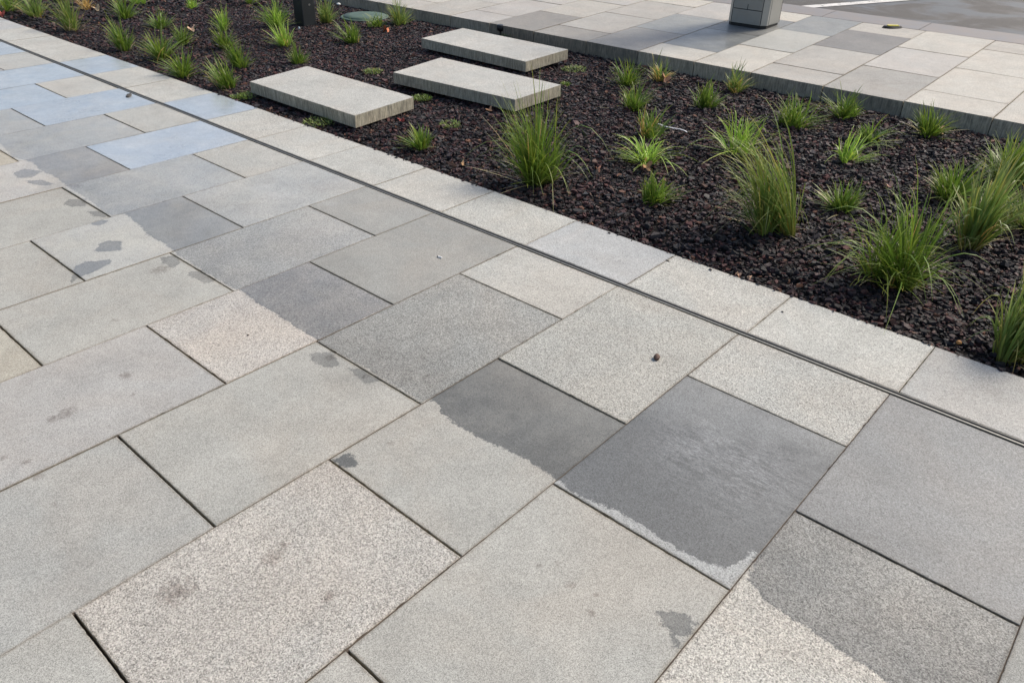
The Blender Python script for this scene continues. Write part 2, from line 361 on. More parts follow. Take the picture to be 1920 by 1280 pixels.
# the brown sand packed in the long joints lies higher than the open cross joints
ov = {(0, 4): ((.27, .277, .277), .7, .6, .4), (0, 2): ((.475, .46, .42), 1, .8, .1), (1, 1): (FINE, .1, .75, .1), (1, 3): ((.34, .35, .345), .6, 1.45, .45), (1, 5): (LIGHT, .95, .1, .05),
      (2, 0): ((.43, .413, .38), 1, .3, .05), (2, 2): (FINE, .15, 1, .1), (2, 4): (BEI, .95, .25, .1), (2, -2): (FINE, .05, .3, .1),
      (3, -1): ((.345, .345, .325), .05, .2, .05), (3, 1): (FINE, .1, .62, .05), (3, 3): (MED, 1, .55, .1), (3, 5): (LIGHT, .7, .2, .1),
      (4, 0): ((.355, .35, .335), .08, .5, .05), (4, 2): ((.44, .415, .375), .9, .8, .6), (4, 4): (FINE, .2, .45, .35),
      (5, -1): (OCH, .4, .2, 0), (5, 1): (FINE, .1, .62, .05), (5, 3): (LIGHT, .85, .6, .55), (5, 5): (FINE, .1, .5, .4),
      (6, 0): (FINE, .1, .62, .05), (6, 2): ((.41, .40, .36), .2, .7, .7), (6, 4): (LIGHT, .65, .4, .6),
      (7, 1): (FINE, .1, .62, .05), (7, 3): (LIGHT, .6, .5, .68), (7, 5): (LIGHT, .6, .3, .3),
      (8, 2): ((.41, .39, .35), .3, .6, .7), (8, 4): (SKY_TINT, .0, .0, 1.0),
      (9, 3): (LIGHT, .5, .4, .68), (9, 1): (OCH, .3, .3, 0), (9, 5): (LIGHT, .5, .2, .3), (10, 2): (LIGHT, .4, .3, .7), (10, 4): (SKY_TINT, 0, .0, 1.0),
      (11, 3): (SKY_TINT, 0, .0, .95), (11, 5): (LIGHT, .4, .2, .3), (12, 4): (SKY_TINT, 0, .0, .95), (12, 2): (SKY_TINT, 0, .0, .8), (13, 3): (LIGHT, .3, .2, .75), (13, 5): (LIGHT, .3, .1, .4), (14, 4): (SKY_TINT, .1, .0, .8)}
labels = {(0, 4): 'damp blue-grey slab beside the drain', (0, 2): 'coarse speckled slab, damp with a dry pale corner', (1, 3): 'darkest wet slab with a dry rim and pale scuffs', (2, 0): 'coarse pinkish beige slab with dirt rings', (2, 2): 'fine grey slab half dry and half wet', (4, 2): 'pinkish coarse slab with a damp far end', (5, -1): 'ochre slab at the left edge', (6, 2): 'pale slab with two damp footprints', (8, 4): 'smooth wet slab mirroring blue sky'}
GA, GB = .0038, .0016
for r in range(-1, 20):
    ahi, alo = (AL[0], AL[1]) if r == -1 else (AL[r+1], AL[r+2]) if r+2 < len(AL) else (None, None)
    if ahi is None: continue
    par = r % 2
    ks = [-4+par, -2+par, 0+par, 2+par, 4+par, 6]
    ks = sorted(set(k for k in ks if k <= 6))
    for k0, k1 in zip(ks[:-1], ks[1:]):
        b0, b1 = KB(k0), KB(k1)
        # leave out what never comes near the view
        if r <= 3 and b1 < -.35+.0*r: continue
        if r > 3 and b1 < .15*(r-4)-.2: continue
        c = ov.get((r, k0))
        if c is None: c = random.choice([(FINE, .05, .4, .1), (LIGHT, .5, .2, .2), (MED, .3, .3, .3)])
        rs = .0125 if r < 7 else .02 if r < 12 else .04
        vv = random.uniform(.96, 1.04)
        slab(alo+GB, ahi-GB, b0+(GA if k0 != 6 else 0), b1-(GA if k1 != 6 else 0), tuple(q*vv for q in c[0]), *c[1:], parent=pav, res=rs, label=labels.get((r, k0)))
# edging strip between the drain and the bed
for i in range(len(AL)-1):
    col, crs, wk, fm = random.choice([(LIGHT, .9, .1, .1), (LIGHT, .75, .1, .15), ((.40, .41, .41), .6, .15, .2)])
    lab = None
    if i == 0: col, crs, wk, fm = (.36, .362, .352), .5, .3, .1
    if i == 1: col, crs, wk, fm = (.40, .40, .385), .5, .3, .1
    if i in (10, 13): col, crs, wk, fm = SKY_TINT, 0, .2, .95; lab = 'smooth edging slab tinted with reflected sky blue'
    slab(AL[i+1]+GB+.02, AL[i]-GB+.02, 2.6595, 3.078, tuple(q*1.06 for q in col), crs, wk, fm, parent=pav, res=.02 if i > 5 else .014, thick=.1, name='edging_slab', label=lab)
sm = MB()
for a in AL[1:-1]: sm.box(a-.006, a+.006, -1.2, 2.62, -.027, -.0022)
so = sm.build('joint_sand', SAND, pav)

# slot drain: steel edges, open slot
dr = empty('slot_drain', (-5, 2.64, 0), 'long narrow steel slot drain running between the grey slabs and the pale edging', 'drain')
m = MB(); x = -12.0
while x < 2.0:
    L = 1.0; m.box(x+.0015+5, x+L-.0015+5, .0125-.0225, .0125-.0145, -.06, .0012); x += L
m.build('near_edge', STEEL, dr)
m = MB(); m.box(-7, 7, .0110, .0140, -.06, .0006); m.build('far_edge', STEEL, dr)
m = MB(); m.box(-7, 7, -.0165, .018, -.0275, -.0245); m.build('channel', DARKST, dr)
x = -4.6
while x < 6.3:
    MB().box(x, x+.012, -.0015, .0105, -.012, -.002).build('spacer', DARKST, dr); x += 1.0

# ------------------------------------------------------------------ planting bed
B0, B1 = 3.078, 6.395
def soilz(x, y):
    e = np.clip(np.minimum(np.asarray(y)-B0, B1-np.asarray(y))/.25, 0, 1)
    return -.045+.02*e+(vnoise(np.asarray(x)*1.7+5, np.asarray(y)*1.7)-.5)*.035*e
xs = np.arange(-17, 3.0, .06); ys = np.linspace(B0+.001, B1-.001, 56)
X, Y = np.meshgrid(xs, ys, indexing='ij'); Z = soilz(X, Y)+(vnoise(X*9, Y*9)-.5)*.012
idx = np.arange(X.size).reshape(X.shape)
F = np.stack([idx[:-1, :-1], idx[1:, :-1], idx[1:, 1:], idx[:-1, 1:]], -1).reshape(-1, 4)
bed = link('planting_bed', npmesh('planting_bed', np.stack([X, Y, Z], -1).reshape(-1, 3), faces=[F]), SOIL); tag(bed, kind='structure')
def inframe(x, y, z=0, mg=90):
    d = np.stack([np.asarray(x), np.asarray(y), np.full(np.shape(x), z-S)], -1)@CM.T
    px = 960+FP*d[..., 0]/d[..., 2]; py = 640+FP*d[..., 1]/d[..., 2]
    return (d[..., 2] > 0) & (px > -mg*3) & (px < 1920+mg*3) & (py > -mg*1.5) & (py < 1280+mg)
def chips(n, x0, x1, s0, s1, zoff):
    x = rng.uniform(x0, x1, n); y = rng.uniform(B0+.012, B1-.012, n)
    ok = inframe(x, y); x, y = x[ok], y[ok]; n = len(x)
    size = rng.uniform(s0, s1, n)*np.clip(rng.lognormal(0, .28, n), .55, 1.9)
    asp = rng.uniform(.35, .85, n); asp = np.where(rng.random(n) < .08, .16, asp); th = size*rng.uniform(.14, .34, n)
    K = 6; ang = np.arange(K)/K*2*PI; ang = ang[None]+rng.normal(0, .27, (n, K)); rad = rng.uniform(.6, 1.25, (n, K))
    cx, cy = np.cos(ang)*rad*size[:, None]*.5, np.sin(ang)*rad*size[:, None]*.5*asp[:, None]
    low = np.stack([cx, cy, np.zeros_like(cx)-th[:, None]*.5+rng.normal(0, .12, (n, K))*th[:, None]], -1)
    up = np.stack([cx*.86, cy*.86, np.zeros_like(cx)+th[:, None]*.5+rng.normal(0, .18, (n, K))*th[:, None]], -1)
    P = np.concatenate([low, up], 1)
    yaw = rng.uniform(0, 2*PI, n); tl = np.abs(rng.normal(0, .34, n)); td = rng.uniform(0, 2*PI, n)
    c, s = np.cos(yaw), np.sin(yaw)
    P = np.stack([P[..., 0]*c[:, None]-P[..., 1]*s[:, None], P[..., 0]*s[:, None]+P[..., 1]*c[:, None], P[..., 2]], -1)
    k = np.stack([np.cos(td), np.sin(td), np.zeros(n)], -1)[:, None]; ct, st = np.cos(tl)[:, None, None], np.sin(tl)[:, None, None]
    P = P*ct+np.cross(np.broadcast_to(k, P.shape), P)*st+k*(np.sum(k*P, -1, keepdims=True))*(1-ct)
    z = soilz(x, y)+zoff+rng.uniform(0, .012, n)+np.abs(vnoise(x*6, y*6)-.5)*.012
    P += np.stack([x, y, z], -1)[:, None]
    P[..., 1] = np.clip(P[..., 1], B0+.002, B1-.002)
    b = (np.arange(n)*12)[:, None]
    r_ = np.arange(6); q = np.stack([r_, (r_+1) % 6, 6+(r_+1) % 6, 6+r_], -1)
    quads = (b[:, :, None]+q[None]).reshape(-1, 4)
    hexes = np.concatenate([b+np.arange(6, 12)[None], b+np.arange(5, -1, -1)[None]])
    return P.reshape(-1, 3), quads, hexes
parts = [chips(76000, -5.2, 2.6, .018, .037, .002), chips(38000, -9, -5.2, .022, .041, .003), chips(9000, -14.5, -9, .035, .06, .003), chips(15000, -5.2, 2.6, .022, .044, .012), chips(22000, -5.2, 2.6, .008, .018, .010), chips(8000, -9.5, -5.2, .012, .024, .010)]
def spill(n):
    P, q, h = chips(n, -6, 2.4, .012, .026, .0); P = P.reshape(-1, 12, 3)
    c = P.mean(1, keepdims=True); P = P-c; m = len(P)
    P[..., 2] *= .7; c[:, 0, 1] = B0-np.abs(rng.normal(0, .010, m))+.004; c[:, 0, 2] = .0035
    return (P+c).reshape(-1, 3), q, h
parts.append(spill(160))
VV = []; QQ = []; HH = []; nb_ = 0
for P, q, h in parts: VV.append(P); QQ.append(q+nb_); HH.append(h+nb_); nb_ += len(P)
mul = link('bark_mulch', npmesh('bark_mulch', np.concatenate(VV), faces=[np.concatenate(QQ), np.concatenate(HH)]), BARK)
tag(mul, 'dark wet bark chip mulch covering the planting bed', 'mulch', kind='stuff')

# ------------------------------------------------------------------ far pavement, kerb, road, ground
FL = [.13, -.475, -1.08, -1.697, -2.325, -2.955, -3.50, -4.09, -4.69, -5.36, -5.97, -6.57, -7.18, -7.78, -8.39, -8.99, -9.6, -10.2]
MBk = [6.395, 6.80, 7.21, 7.62, 8.03, 8.43, 8.845]
fb = MB()
fp = mesh('far_pavement', [(x, y, farz(y)-.03) for x in (-16, 3) for y in (6.40, 8.845)], [(0, 2, 3, 1)])
fpo = link('far_pavement', fp, SAND); tag(fpo, kind='structure')
WARM = (.44, .42, .38); WPALE = (.475, .455, .41)
fov = {(5, 0): (WPALE, .3, 0, .1), (6, 1): ((.33, .34, .32), .1, .95, .5), (4, 3): ((.30, .28, .255), .1, .75, .4), (5, 4): ((.36, .37, .35), .1, .8, .45), (6, 3): ((.32, .32, .30), .1, .9, .45),
       (7, 2): ((.38, .385, .36), .1, .6, .45), (7, 0): ((.38, .36, .325), .15, .6, .4), (6, 0): (WPALE, .2, 0, .05), (8, 0): ((.40, .375, .335), .2, .5, .3), (9, 0): ((.36, .335, .30), .2, .5, .3), (3, 0): ((.40, .385, .355), .2, .3, .1), (5, 2): (LIGHT, .3, .2, .2)}
# row index j spans FL[j]..FL[j+1]; joints alternate like the near paving
for j in range(len(FL)-1):
    odd = (j % 2 == 0)                    # rows F2-F3 (j=4), F4-F5 (j=2): cross joints at 1,3,5
    ms = [0, 1, 3, 5, 6] if odd else [0, 2, 4, 6]
    for m0, m1 in zip(ms[:-1], ms[1:]):
        c = fov.get((j, m0)) or random.choice([(WARM, .5, .1, .15), (WPALE, .45, 0, .1), ((.43, .41, .375), .3, .2, .2), ((.44, .42, .39), .2, .1, .3)])
        slab(FL[j+1]+.003, FL[j]-.003, MBk[m0]+(.003 if m0 else -.001), MBk[m1]-.003, c[0], *c[1:], parent=fpo, zf=farz, thick=.145 if m0 == 0 else .05, res=.05, near=False, name='kerb_slab' if m0 == 0 else 'paving_slab')
KST = simple('wet_kerbstone', (.20, .17, .145), .38, 0, .18, 5, .3)
ks_ = empty('kerb', (0, 0, 0), None, None); ks_['kind'] = 'structure'
x = 2.6
while x > -13:
    v = []; e = .003
    pts = [(x-1.0+e, 8.85), (x-e, 8.85), (x-e, 9.245), (x-1.0+e, 9.245)]
    mm = MB(); mm.prism([(p[0], p[1]) for p in pts], 0, 0)
    me = mesh('kerbstone', [(p[0], p[1], farz(p[1])-.10) for p in pts]+[(p[0], p[1], farz(p[1])+.001) for p in pts], [(0, 1, 5, 4), (1, 2, 6, 5), (2, 3, 7, 6), (3, 0, 4, 7), (4, 5, 6, 7)])
    link('kerbstone', me, KST, ks_); x -= 1.0
RZ = farz(9.25)-.004
road = link('road', mesh('road', [(-150, 9.25, RZ), (150, 9.25, RZ), (150, 200, RZ), (-150, 200, RZ)], [(0, 1, 2, 3)]), ASPH); tag(road, kind='structure')
wpt = NT('road_paint'); pp_ = wpt.n('NewGeometry').outputs['Position']; wn = wpt.noise(pp_, 22, 7, .8)
WP = wpt.set(Base_Color=wpt.mix(wpt.mr(wn, .36, .46), (.09, .085, .075), wpt.mix(wpt.noise(pp_, 4, 4), (.5, .48, .44), (.78, .76, .72))), Roughness=.5, Normal=wpt.bump(wn, .5, .003))
q = [G(1502, 12, RZ), G(1524, 15.5, RZ), G(1727, 0, RZ), G(1668, 0, RZ)]
d1 = np.array(q[2])-np.array(q[1]); d1 /= np.hypot(*d1)
e0, e1 = np.array(q[0]), np.array(q[1]); L = 4.8
link('road_marking', mesh('road_marking', [(*e0, RZ+.004), (*e1, RZ+.004), (*(e1+d1*L), RZ+.004), (*(e0+d1*L), RZ+.004)], [(0, 1, 2, 3)]), WP, road)
gr = link('ground', mesh('ground', [(-400, -400, -.25), (400, -400, -.25), (400, 400, -.25), (-400, 400, -.25)], [(0, 1, 2, 3)]), simple('earth', (.12, .11, .10), .9, 0, .2, 2, .2)); tag(gr, kind='structure')

# ------------------------------------------------------------------ stepping slabs
SL = [([(468, 153), (576, 124), (776, 182), (665, 217)], .095, 'nearest of the three pale stone stepping slabs, beside the edging of the paving'),
      ([(737, 136), (827, 108), (1052, 159), (966, 187)], .105, 'middle stone stepping slab, its front corner behind the tallest grass clump'),
      ([(790, 72), (868, 53), (1065, 93), (986, 116)], .115, 'farthest of the three stone stepping slabs, next to the far kerb')]
for pts, zt, lab in SL:
    q = [np.array(G(*p, zt)) for p in pts]
    a0, b0 = np.min(q, 0); a1, b1 = np.max(q, 0)
    o = slab(a0, a1, b0, b1, (.44, .435, .405), .8, 0, .08, quad=q, thick=.085, res=.03, near=False, name='stepping_slab', tilt=.3, dz=0)
    o.location.z = zt; tag(o, lab, 'stepping slab', 'stone stepping slabs across the planting bed')

# ------------------------------------------------------------------ grasses
def blades(n, H, R, lean, width, droop=.25, baser=.03, seg=7, minh=.32, wisps=0):
    vs = []; fs = []; al = []; b = 0
    pa, pb2 = random.uniform(0, 2*PI), random.uniform(0, 2*PI); R0, H0 = R, H
    crowns = [(random.gauss(0, baser*.7), random.gauss(0, baser*.7), random.uniform(.85, 1.22)) for _ in range(4)]
    for i in range(n):
        ph = random.uniform(0, 2*PI); cw = random.choice(crowns); R = R0*(1+.3*math.cos(ph-pa)); H = H0*cw[2]*(.93+.12*math.cos(2*ph-pb2)); rr = random.random()**.45; reach = R*rr*random.uniform(.75, 1.12)
        h = H*(1-.38*rr*rr)*(minh+(1.1-minh)*random.random()**1.35); dr_ = droop*random.uniform(.2, 1.6)
        if i < wisps: reach = R*random.uniform(1.1, 1.55); h = H*random.uniform(.05, .8); dr_ = random.uniform(.5, 1.3)
        ox, oy = math.cos(ph), math.sin(ph); br = baser*math.sqrt(random.random())*(.4+.6*rr)
        p0 = np.array([cw[0]+ox*br*.6+random.gauss(0, .003), cw[1]+oy*br*.6+random.gauss(0, .003), -.02])
        p2 = np.array([ox*reach+lean[0]*h/H, oy*reach+lean[1]*h/H, h])
        p1 = np.array([p0[0]*.6+p2[0]*.40, p0[1]*.6+p2[1]*.40, h*(.52+dr_*.9)])
        if i < wisps: p1[2] = max(p1[2], H*.6); p2[2] = max(.01, h*.5)
        jx = random.gauss(0, .012)
        ph2 = ph+PI/2+random.uniform(-.9, .9); sd_ = np.array([math.cos(ph2), math.sin(ph2), random.uniform(-.25, .25)]); w0 = width*random.uniform(.65, 1.25)
        for k in range(seg+1):
            t = k/seg; p = (1-t)**2*p0+2*t*(1-t)*p1+t*t*p2; p[0] += jx*math.sin(t*3); wd = w0*.5*(.55+.45*min(1, t*4))*(1-t**3.5)+.0003
            vs.append(p-sd_*wd); vs.append(p+sd_*wd); al += [t, t]
            if k < seg: fs.append((b+2*k, b+2*k+1, b+2*k+3, b+2*k+2))
        b += 2*(seg+1)
    me = mesh('blades', vs, fs, True); me.attributes.new('along', 'FLOAT', 'POINT').data.foreach_set('value', al)
    return me
def tuft(bx, by, ty, xl, xr, kind, label, dry=0, big=False, n=None, droop=.22, zb=-.02, wisps=0, straw=0, name='grass_tuft', cat='grass', width=None):
    p = G(bx, by, zb); k = pxm(p); H = max(.06, height(p, zb, ty)); Wd = (xr-xl)/2/k
    off = ((xl+xr)/2-bx)/k; lf = 1.5 if big else 1.0; lean = (CR[0]*off*lf, CR[1]*off*lf)
    o = empty(name, (p[0], p[1], zb), label, cat, 'grass clumps planted in the bark bed')
    n = int((n or (210 if big else 105))*(1.25 if big else 1.4)); straw = straw or 8
    R = max(.04, Wd*(1.15 if big else 1.32)*(1-.35*min(1, abs(off)/Wd))); br = .045 if big else .032
    wd = 1.6*(width or (.0042 if big else .005))
    bl = link('green_blades', blades(n, H, R, lean, wd, droop, br, wisps=wisps), BL[kind], o)
    if dry: link('dry_blades', blades(dry, H*.72, R*1.0, lean, wd*1.1, droop, br, minh=.3), BL['d'], o)
    if straw: link('straw_blades', blades(straw, H*.5, R*1.35, (lean[0]*.5, lean[1]*.5), wd*.8, .4, br, minh=.15), BL['s'], o)
    return o
T = tuft
T(18, 22, -45, -20, 60, 'g', 'grass clump at the top left corner of the bed beside the pale edging', n=80, straw=20)
T(69, 35, -35, 35, 105, 'y', 'upright olive grass clump in the top left corner, nearest the edging but one', dry=8, straw=14)
T(134, 58, -35, 95, 165, 'y', 'tall yellow-green clump with straw blades trailing right, close to the edging at far left', big=True, n=130, straw=36)
T(165, 18, -20, 140, 185, 'd', 'small orange-brown withered clump behind the tall yellow-green ones', n=30)
T(238, 36, -12, 198, 268, 'g', 'dark green clump just above the one leaning left by the edging')
T(262, 10, -35, 235, 280, 'l', 'bright lime clump at the top edge between two dark green clumps', n=60)
T(235, 95, 28, 188, 248, 'g', 'dark green clump leaning left, close to the pale edging at left')
T(300, 55, 17, 272, 330, 'g', 'low rounded dark green clump behind the three-clump cluster')
T(302, 112, 48, 255, 345, 'g', 'bushy dark green clump left of the cluster by the edging', dry=3, n=120)
T(345, 84, 38, 318, 365, 'g', 'small dark green clump tucked behind two bigger ones, with a pale leaf at its right', n=70)
T(349, 142, 84, 303, 382, 'g', 'spiky dark green clump in front of its cluster, close to the edging')
T(361, 18, -12, 345, 376, 'l', 'small lime green clump at the top edge', n=50)
T(421, 58, 0, 398, 440, 'l', 'slender lime clump rising behind two dark clumps', n=70)
T(422, 92, 38, 390, 442, 'g', 'dark green clump in the middle of a row of three running towards the edging')
T(448, 127, 70, 412, 468, 'g', 'dark green clump on the right of its row of three')
T(425, 167, 98, 380, 446, 'g', 'dark green clump nearest the edging, left of the first stepping slab', dry=2)
T(470, 8, -25, 455, 488, 'g', 'dark green clump at the top edge left of the dark post', n=60)
T(524, 52, -15, 470, 552, 'l', 'feathery lime clump left of the dark post', n=120, straw=8)
T(537, 88, 28, 500, 562, 'l', 'lime clump with spreading blades in front of the dark post', n=75, dry=2)
T(560, 122, 78, 531, 578, 'g', 'compact dark green clump behind the first stepping slab', n=100)
T(612, 43, -20, 590, 638, 'y', 'upright olive clump right of the dark post', n=100, straw=4)
T(660, 82, 28, 628, 686, 'g', 'mid green clump in front of the round green lid', dry=3)
T(708, 53, 18, 680, 730, 'g', 'low green clump right of the round green lid', n=80)
T(747, 48, -8, 712, 770, 'y', 'olive clump against the far kerb behind the orange leaf', n=130)
T(787, 278, 225, 752, 822, 'g', 'lone small green clump between the first slab and the tall clump', n=90)
T(1010, 342, 150, 905, 1078, 'g', 'tall dense green clump covering the corner of the middle stepping slab', big=True, n=330, wisps=26, dry=7, straw=12, width=.0036)
T(1176, 160, 110, 1142, 1210, 'g', 'dark green clump at the back of a row of four near the kerb', n=110)
T(1184, 207, 142, 1150, 1224, 'g', 'dark green clump, second from the back in its row')
T(1235, 152, 97, 1205, 1268, 'y', 'thin clump with orange base blades against the far kerb', n=45, dry=26)
T(1214, 262, 185, 1180, 1252, 'g', 'green clump with rusty orange blades on its right side, beside the white stick', n=70, dry=22)
T(1216, 306, 240, 1155, 1272, 'l', 'arching lime clump above a tan dead leaf', n=80, dry=5, droop=.5, wisps=8)
T(1230, 385, 318, 1192, 1268, 'g', 'small neat green clump below the tan dead leaf', n=110)
T(1325, 205, 142, 1292, 1355, 'g', 'dark green clump near the far kerb, left of the orange-based one')
T(1376, 173, 112, 1350, 1408, 'y', 'narrow clump with orange base right against the kerb', n=70, dry=14)
T(1386, 292, 205, 1325, 1445, 'l', 'bright lime clump directly behind the big leaning clump', n=90, droop=.45, wisps=8)
T(1452, 442, 228, 1312, 1480, 'y', 'big shaggy clump leaning left with straw coloured base', big=True, n=330, wisps=24, dry=14, straw=22, droop=.35, width=.0036)
T(1486, 238, 165, 1442, 1532, 'g', 'dense green clump between the kerb and the big leaning clump', n=130, straw=5)
T(1584, 222, 165, 1542, 1622, 'g', 'dense green clump close under the kerb, right of its twin', n=120)
T(1585, 306, 238, 1548, 1640, 'l', 'lime clump with stiff yellow-green blades in the middle of the right half', n=60, droop=.4, wisps=5)
T(1628, 266, 222, 1590, 1672, 'g', 'loose green clump just behind the lime one', n=70, wisps=8)
T(1736, 256, 188, 1692, 1776, 'g', 'green clump under the kerb with a tan leaf at its right foot', n=130, dry=2)
T(1577, 396, 326, 1536, 1622, 'g', 'small dark green clump left of the big wispy clump', n=110)
T(1664, 530, 345, 1570, 1775, 'g', 'largest wispy dark green clump near the edging at right', big=True, n=340, wisps=42, dry=8, straw=16, droop=.4, width=.0036)
T(1772, 372, 285, 1715, 1840, 'g', 'bushy green clump behind the upright olive one', n=170, wisps=8)
T(1812, 462, 255, 1765, 1915, 'y', 'upright broad-bladed olive clump leaning right with golden base', big=True, n=200, wisps=12, dry=12, straw=16, width=.0052)
T(1888, 345, 235, 1835, 1960, 'g', 'grassy clump at the right edge below the kerb', n=190, wisps=10)
T(1925, 430, 310, 1862, 1990, 'y', 'clump half cut off by the right edge, beyond the olive one', n=90, wisps=10, straw=10)
T(1895, 672, 470, 1845, 1985, 'y', 'olive clump hanging over the edging at the right edge of the photo', big=True, n=240, wisps=16, dry=14, straw=16, zb=-.03)
# low creeping weeds
WEED = BL['g']
def weed(x, y, rpx, label, lime=False):
    p = G(x, y, -.015); R = rpx/pxm(p)
    vs = []; fs = []; al = []; b = 0
    for i in range(130):
        ph = random.uniform(0, 2*PI); r = R*math.sqrt(random.random()); c = np.array([math.cos(ph)*r, math.sin(ph)*r, random.uniform(.004, .028)*(1-.5*r/R)])
        for k in range(3):
            d = random.uniform(0, 2*PI); L = random.uniform(.012, .028); dv = np.array([math.cos(d), math.sin(d), random.uniform(.1, 1.1)]); s_ = np.array([-math.sin(d), math.cos(d), 0])*random.uniform(.0016, .0032)
            vs += [c, c+dv*L*.5-s_, c+dv*L, c+dv*L*.5+s_]; al += [.2, .6, .9, .6]; fs.append((b, b+1, b+2, b+3)); b += 4
    me = mesh('weed', vs, fs, True); me.attributes.new('along', 'FLOAT', 'POINT').data.foreach_set('value', al)
    o = link('creeping_weed', me, BL['y' if lime else 'g'], None, (p[0], p[1], -.012)); tag(o, label, 'weed', 'low weeds sprouting in the bark')
weed(457, 184, 22, 'flat green weed between the edging and the left end of the first slab')
weed(598, 233, 30, 'flat weed patch between the edging and the front of the first stepping slab', True)
weed(700, 138, 19, 'bright little weed behind the first slab, left of the middle slab', True)
weed(791, 188, 18, 'mossy weed at the right end of the first stepping slab')
weed(842, 238, 20, 'pale weed behind the lone small grass clump', True)
weed(1076, 133, 24, 'yellowish weed between the ends of the two farther slabs', True)
weed(955, 68, 16, 'small weed against the far kerb behind the farthest slab', True)
weed(1060, 163, 10, 'tiny weed touching the right end of the middle slab')

# ------------------------------------------------------------------ posts, lid, stud
GP_ = simple('grey_post_paint', (.36, .355, .325), .42, .3, .06, 12, .08); GD = simple('grey_panel_paint', (.31, .30, .27), .42, .3, .06, 12, .08)
BK = simple('black_rubber', (.012, .012, .012), .6, 0, .2, 40, .2)
pl = GP(1361, 46); pr = GP(1433, 55); pb = GP(1452, 45)
zq = farz(pl[1])
W_, D_ = abs(pr[0]-pl[0])+.02, .36
po = empty('metal_pillar', (pl[0], pl[1], zq+.012), 'square grey metal pillar with panel seams and black foot, standing on the far pavement', 'pillar')
ch = .045
oct_ = lambda e: [(ch-e, -e), (W_-ch+e, -e), (W_+e, ch-e), (W_+e, D_-ch+e), (W_-ch+e, D_+e), (ch-e, D_+e), (-e, D_-ch+e), (-e, ch-e)]
m = MB(); m.prism(oct_(-.006), -.03, .022); m.build('foot', BK, po)
m = MB(); m.prism(oct_(0), .022, 2.4, .01); m.build('body', GP_, po)
fs0 = height(GP(1400, 49), farz(7.9), 19)
m = MB(); m.box(.058, W_-.058, -.0035, .02, fs0+.004, 2.3, .004); m.build('front_panel', GD, po)
m = MB(); m.box(.058, W_-.058, -.0035, .02, .03, fs0-.004, .004); m.build('access_cover', GD, po)
m = MB(); m.box(W_-.012, W_+.0035, .075, D_-.05, .03, 2.3, .002); m.build('side_panel', GP_, po)
m = MB()
for xx in (.0485, W_-.0545): m.box(xx, xx+.006, -.0012, .01, .024, 2.32)
m.box(.058, W_-.058, -.0012, .01, fs0-.0035, fs0+.0035)
m.box(W_-.01, W_+.0012, D_-.044, D_-.038, .024, 2.32)
m.box(W_/2-.003, W_/2+.003, -.0048, -.0036, fs0, fs0+.05)
m.build('seam', BK, po)
# dark post in the bed
p0 = G(570, 50, -.02)
dp = empty('square_post', (p0[0], p0[1], -.05), 'dark charcoal square post rising from the bark at the top of the bed', 'post')
DK = simple('charcoal_paint', (.022, .026, .028), .5, .2, .12, 10, .1)
m = MB(); m.box(-.16, 0, 0, .17, 0, 1.1, .006); m.build('shaft', DK, dp)
m = MB(); m.box(-.165, .005, -.005, .175, 1.1, 1.13, .006); m.build('cap', DK, dp)
m = MB(); m.prism([(.012*math.cos(i*PI/4), .012*math.sin(i*PI/4)) for i in range(8)], 0, .003); bo = m.build('bolt', STEEL, dp, (.0, .10, .24)); bo.rotation_euler = (0, PI/2, 0)
# green lid
p1 = G(684, 31, .0)
vl = empty('valve_cover', (p1[0], p1[1], -.02), 'round faded green plastic lid lying in the bark among grass clumps', 'cover')
GL = simple('green_plastic', (.07, .115, .085), .6, 0, .25, 14, .4)
def lathe(prof, n=40):
    v = []; f = []
    for r, z in prof:
        for i in range(n): v.append((r*math.cos(2*PI*i/n), r*math.sin(2*PI*i/n), z))
    for k in range(len(prof)-1):
        for i in range(n): j = (i+1) % n; f.append((k*n+i, k*n+j, (k+1)*n+j, (k+1)*n+i))
    f.append(tuple((len(prof)-1)*n+i for i in range(n)))
    return v, f
v, f = lathe([(.275, -.03), (.275, .018), (.265, .024), (.245, .024)]); link('rim', mesh('rim', v, f, False), GL, vl)
v, f = lathe([(.243, .022), (.24, .034), (.16, .042), (.05, .046)]); link('lid', mesh('lid', v, f, True), GL, vl)
# kerb stud
p2 = GP(1673, 52.5); z2 = farz(p2[1])
st = empty('road_stud', (p2[0], p2[1], z2), 'black oval rubber stud with a yellow reflector, on the far pavement near the road', 'road stud', rz=.62)
YL = simple('yellow_reflector', (.75, .62, .05), .35, 0, .15, 60, .2)
ov_ = [(.1*math.cos(i*PI/12), .05*math.sin(i*PI/12)) for i in range(24)]
m = MB(); m.prism(ov_, 0, .018, .012); m.build('base', BK, st)
m = MB(); m.box(-.055, .06, -.022, .022, .016, .026, .006); m.build('reflector', YL, st)
st.rotation_euler = (0, 0, math.atan2(CR[1], CR[0]))
# black spotlight by the kerb
p3 = G(940, 64, 0)
sp_ = empty('garden_spotlight', (p3[0], p3[1], -.02), 'small black spotlight pushed into the bark against the far kerb', 'spotlight')
v, f = lathe([(.02, 0), (.022, .05), (.045, .055), (.05, .11), (.04, .112)], 20); link('housing', mesh('housing', v, f, True), BK, sp_)
v, f = lathe([(.038, .108), (.037, .113)], 20); link('lens', mesh('lens', v, f, True), simple('lamp_glass', (.05, .06, .07), .15), sp_)

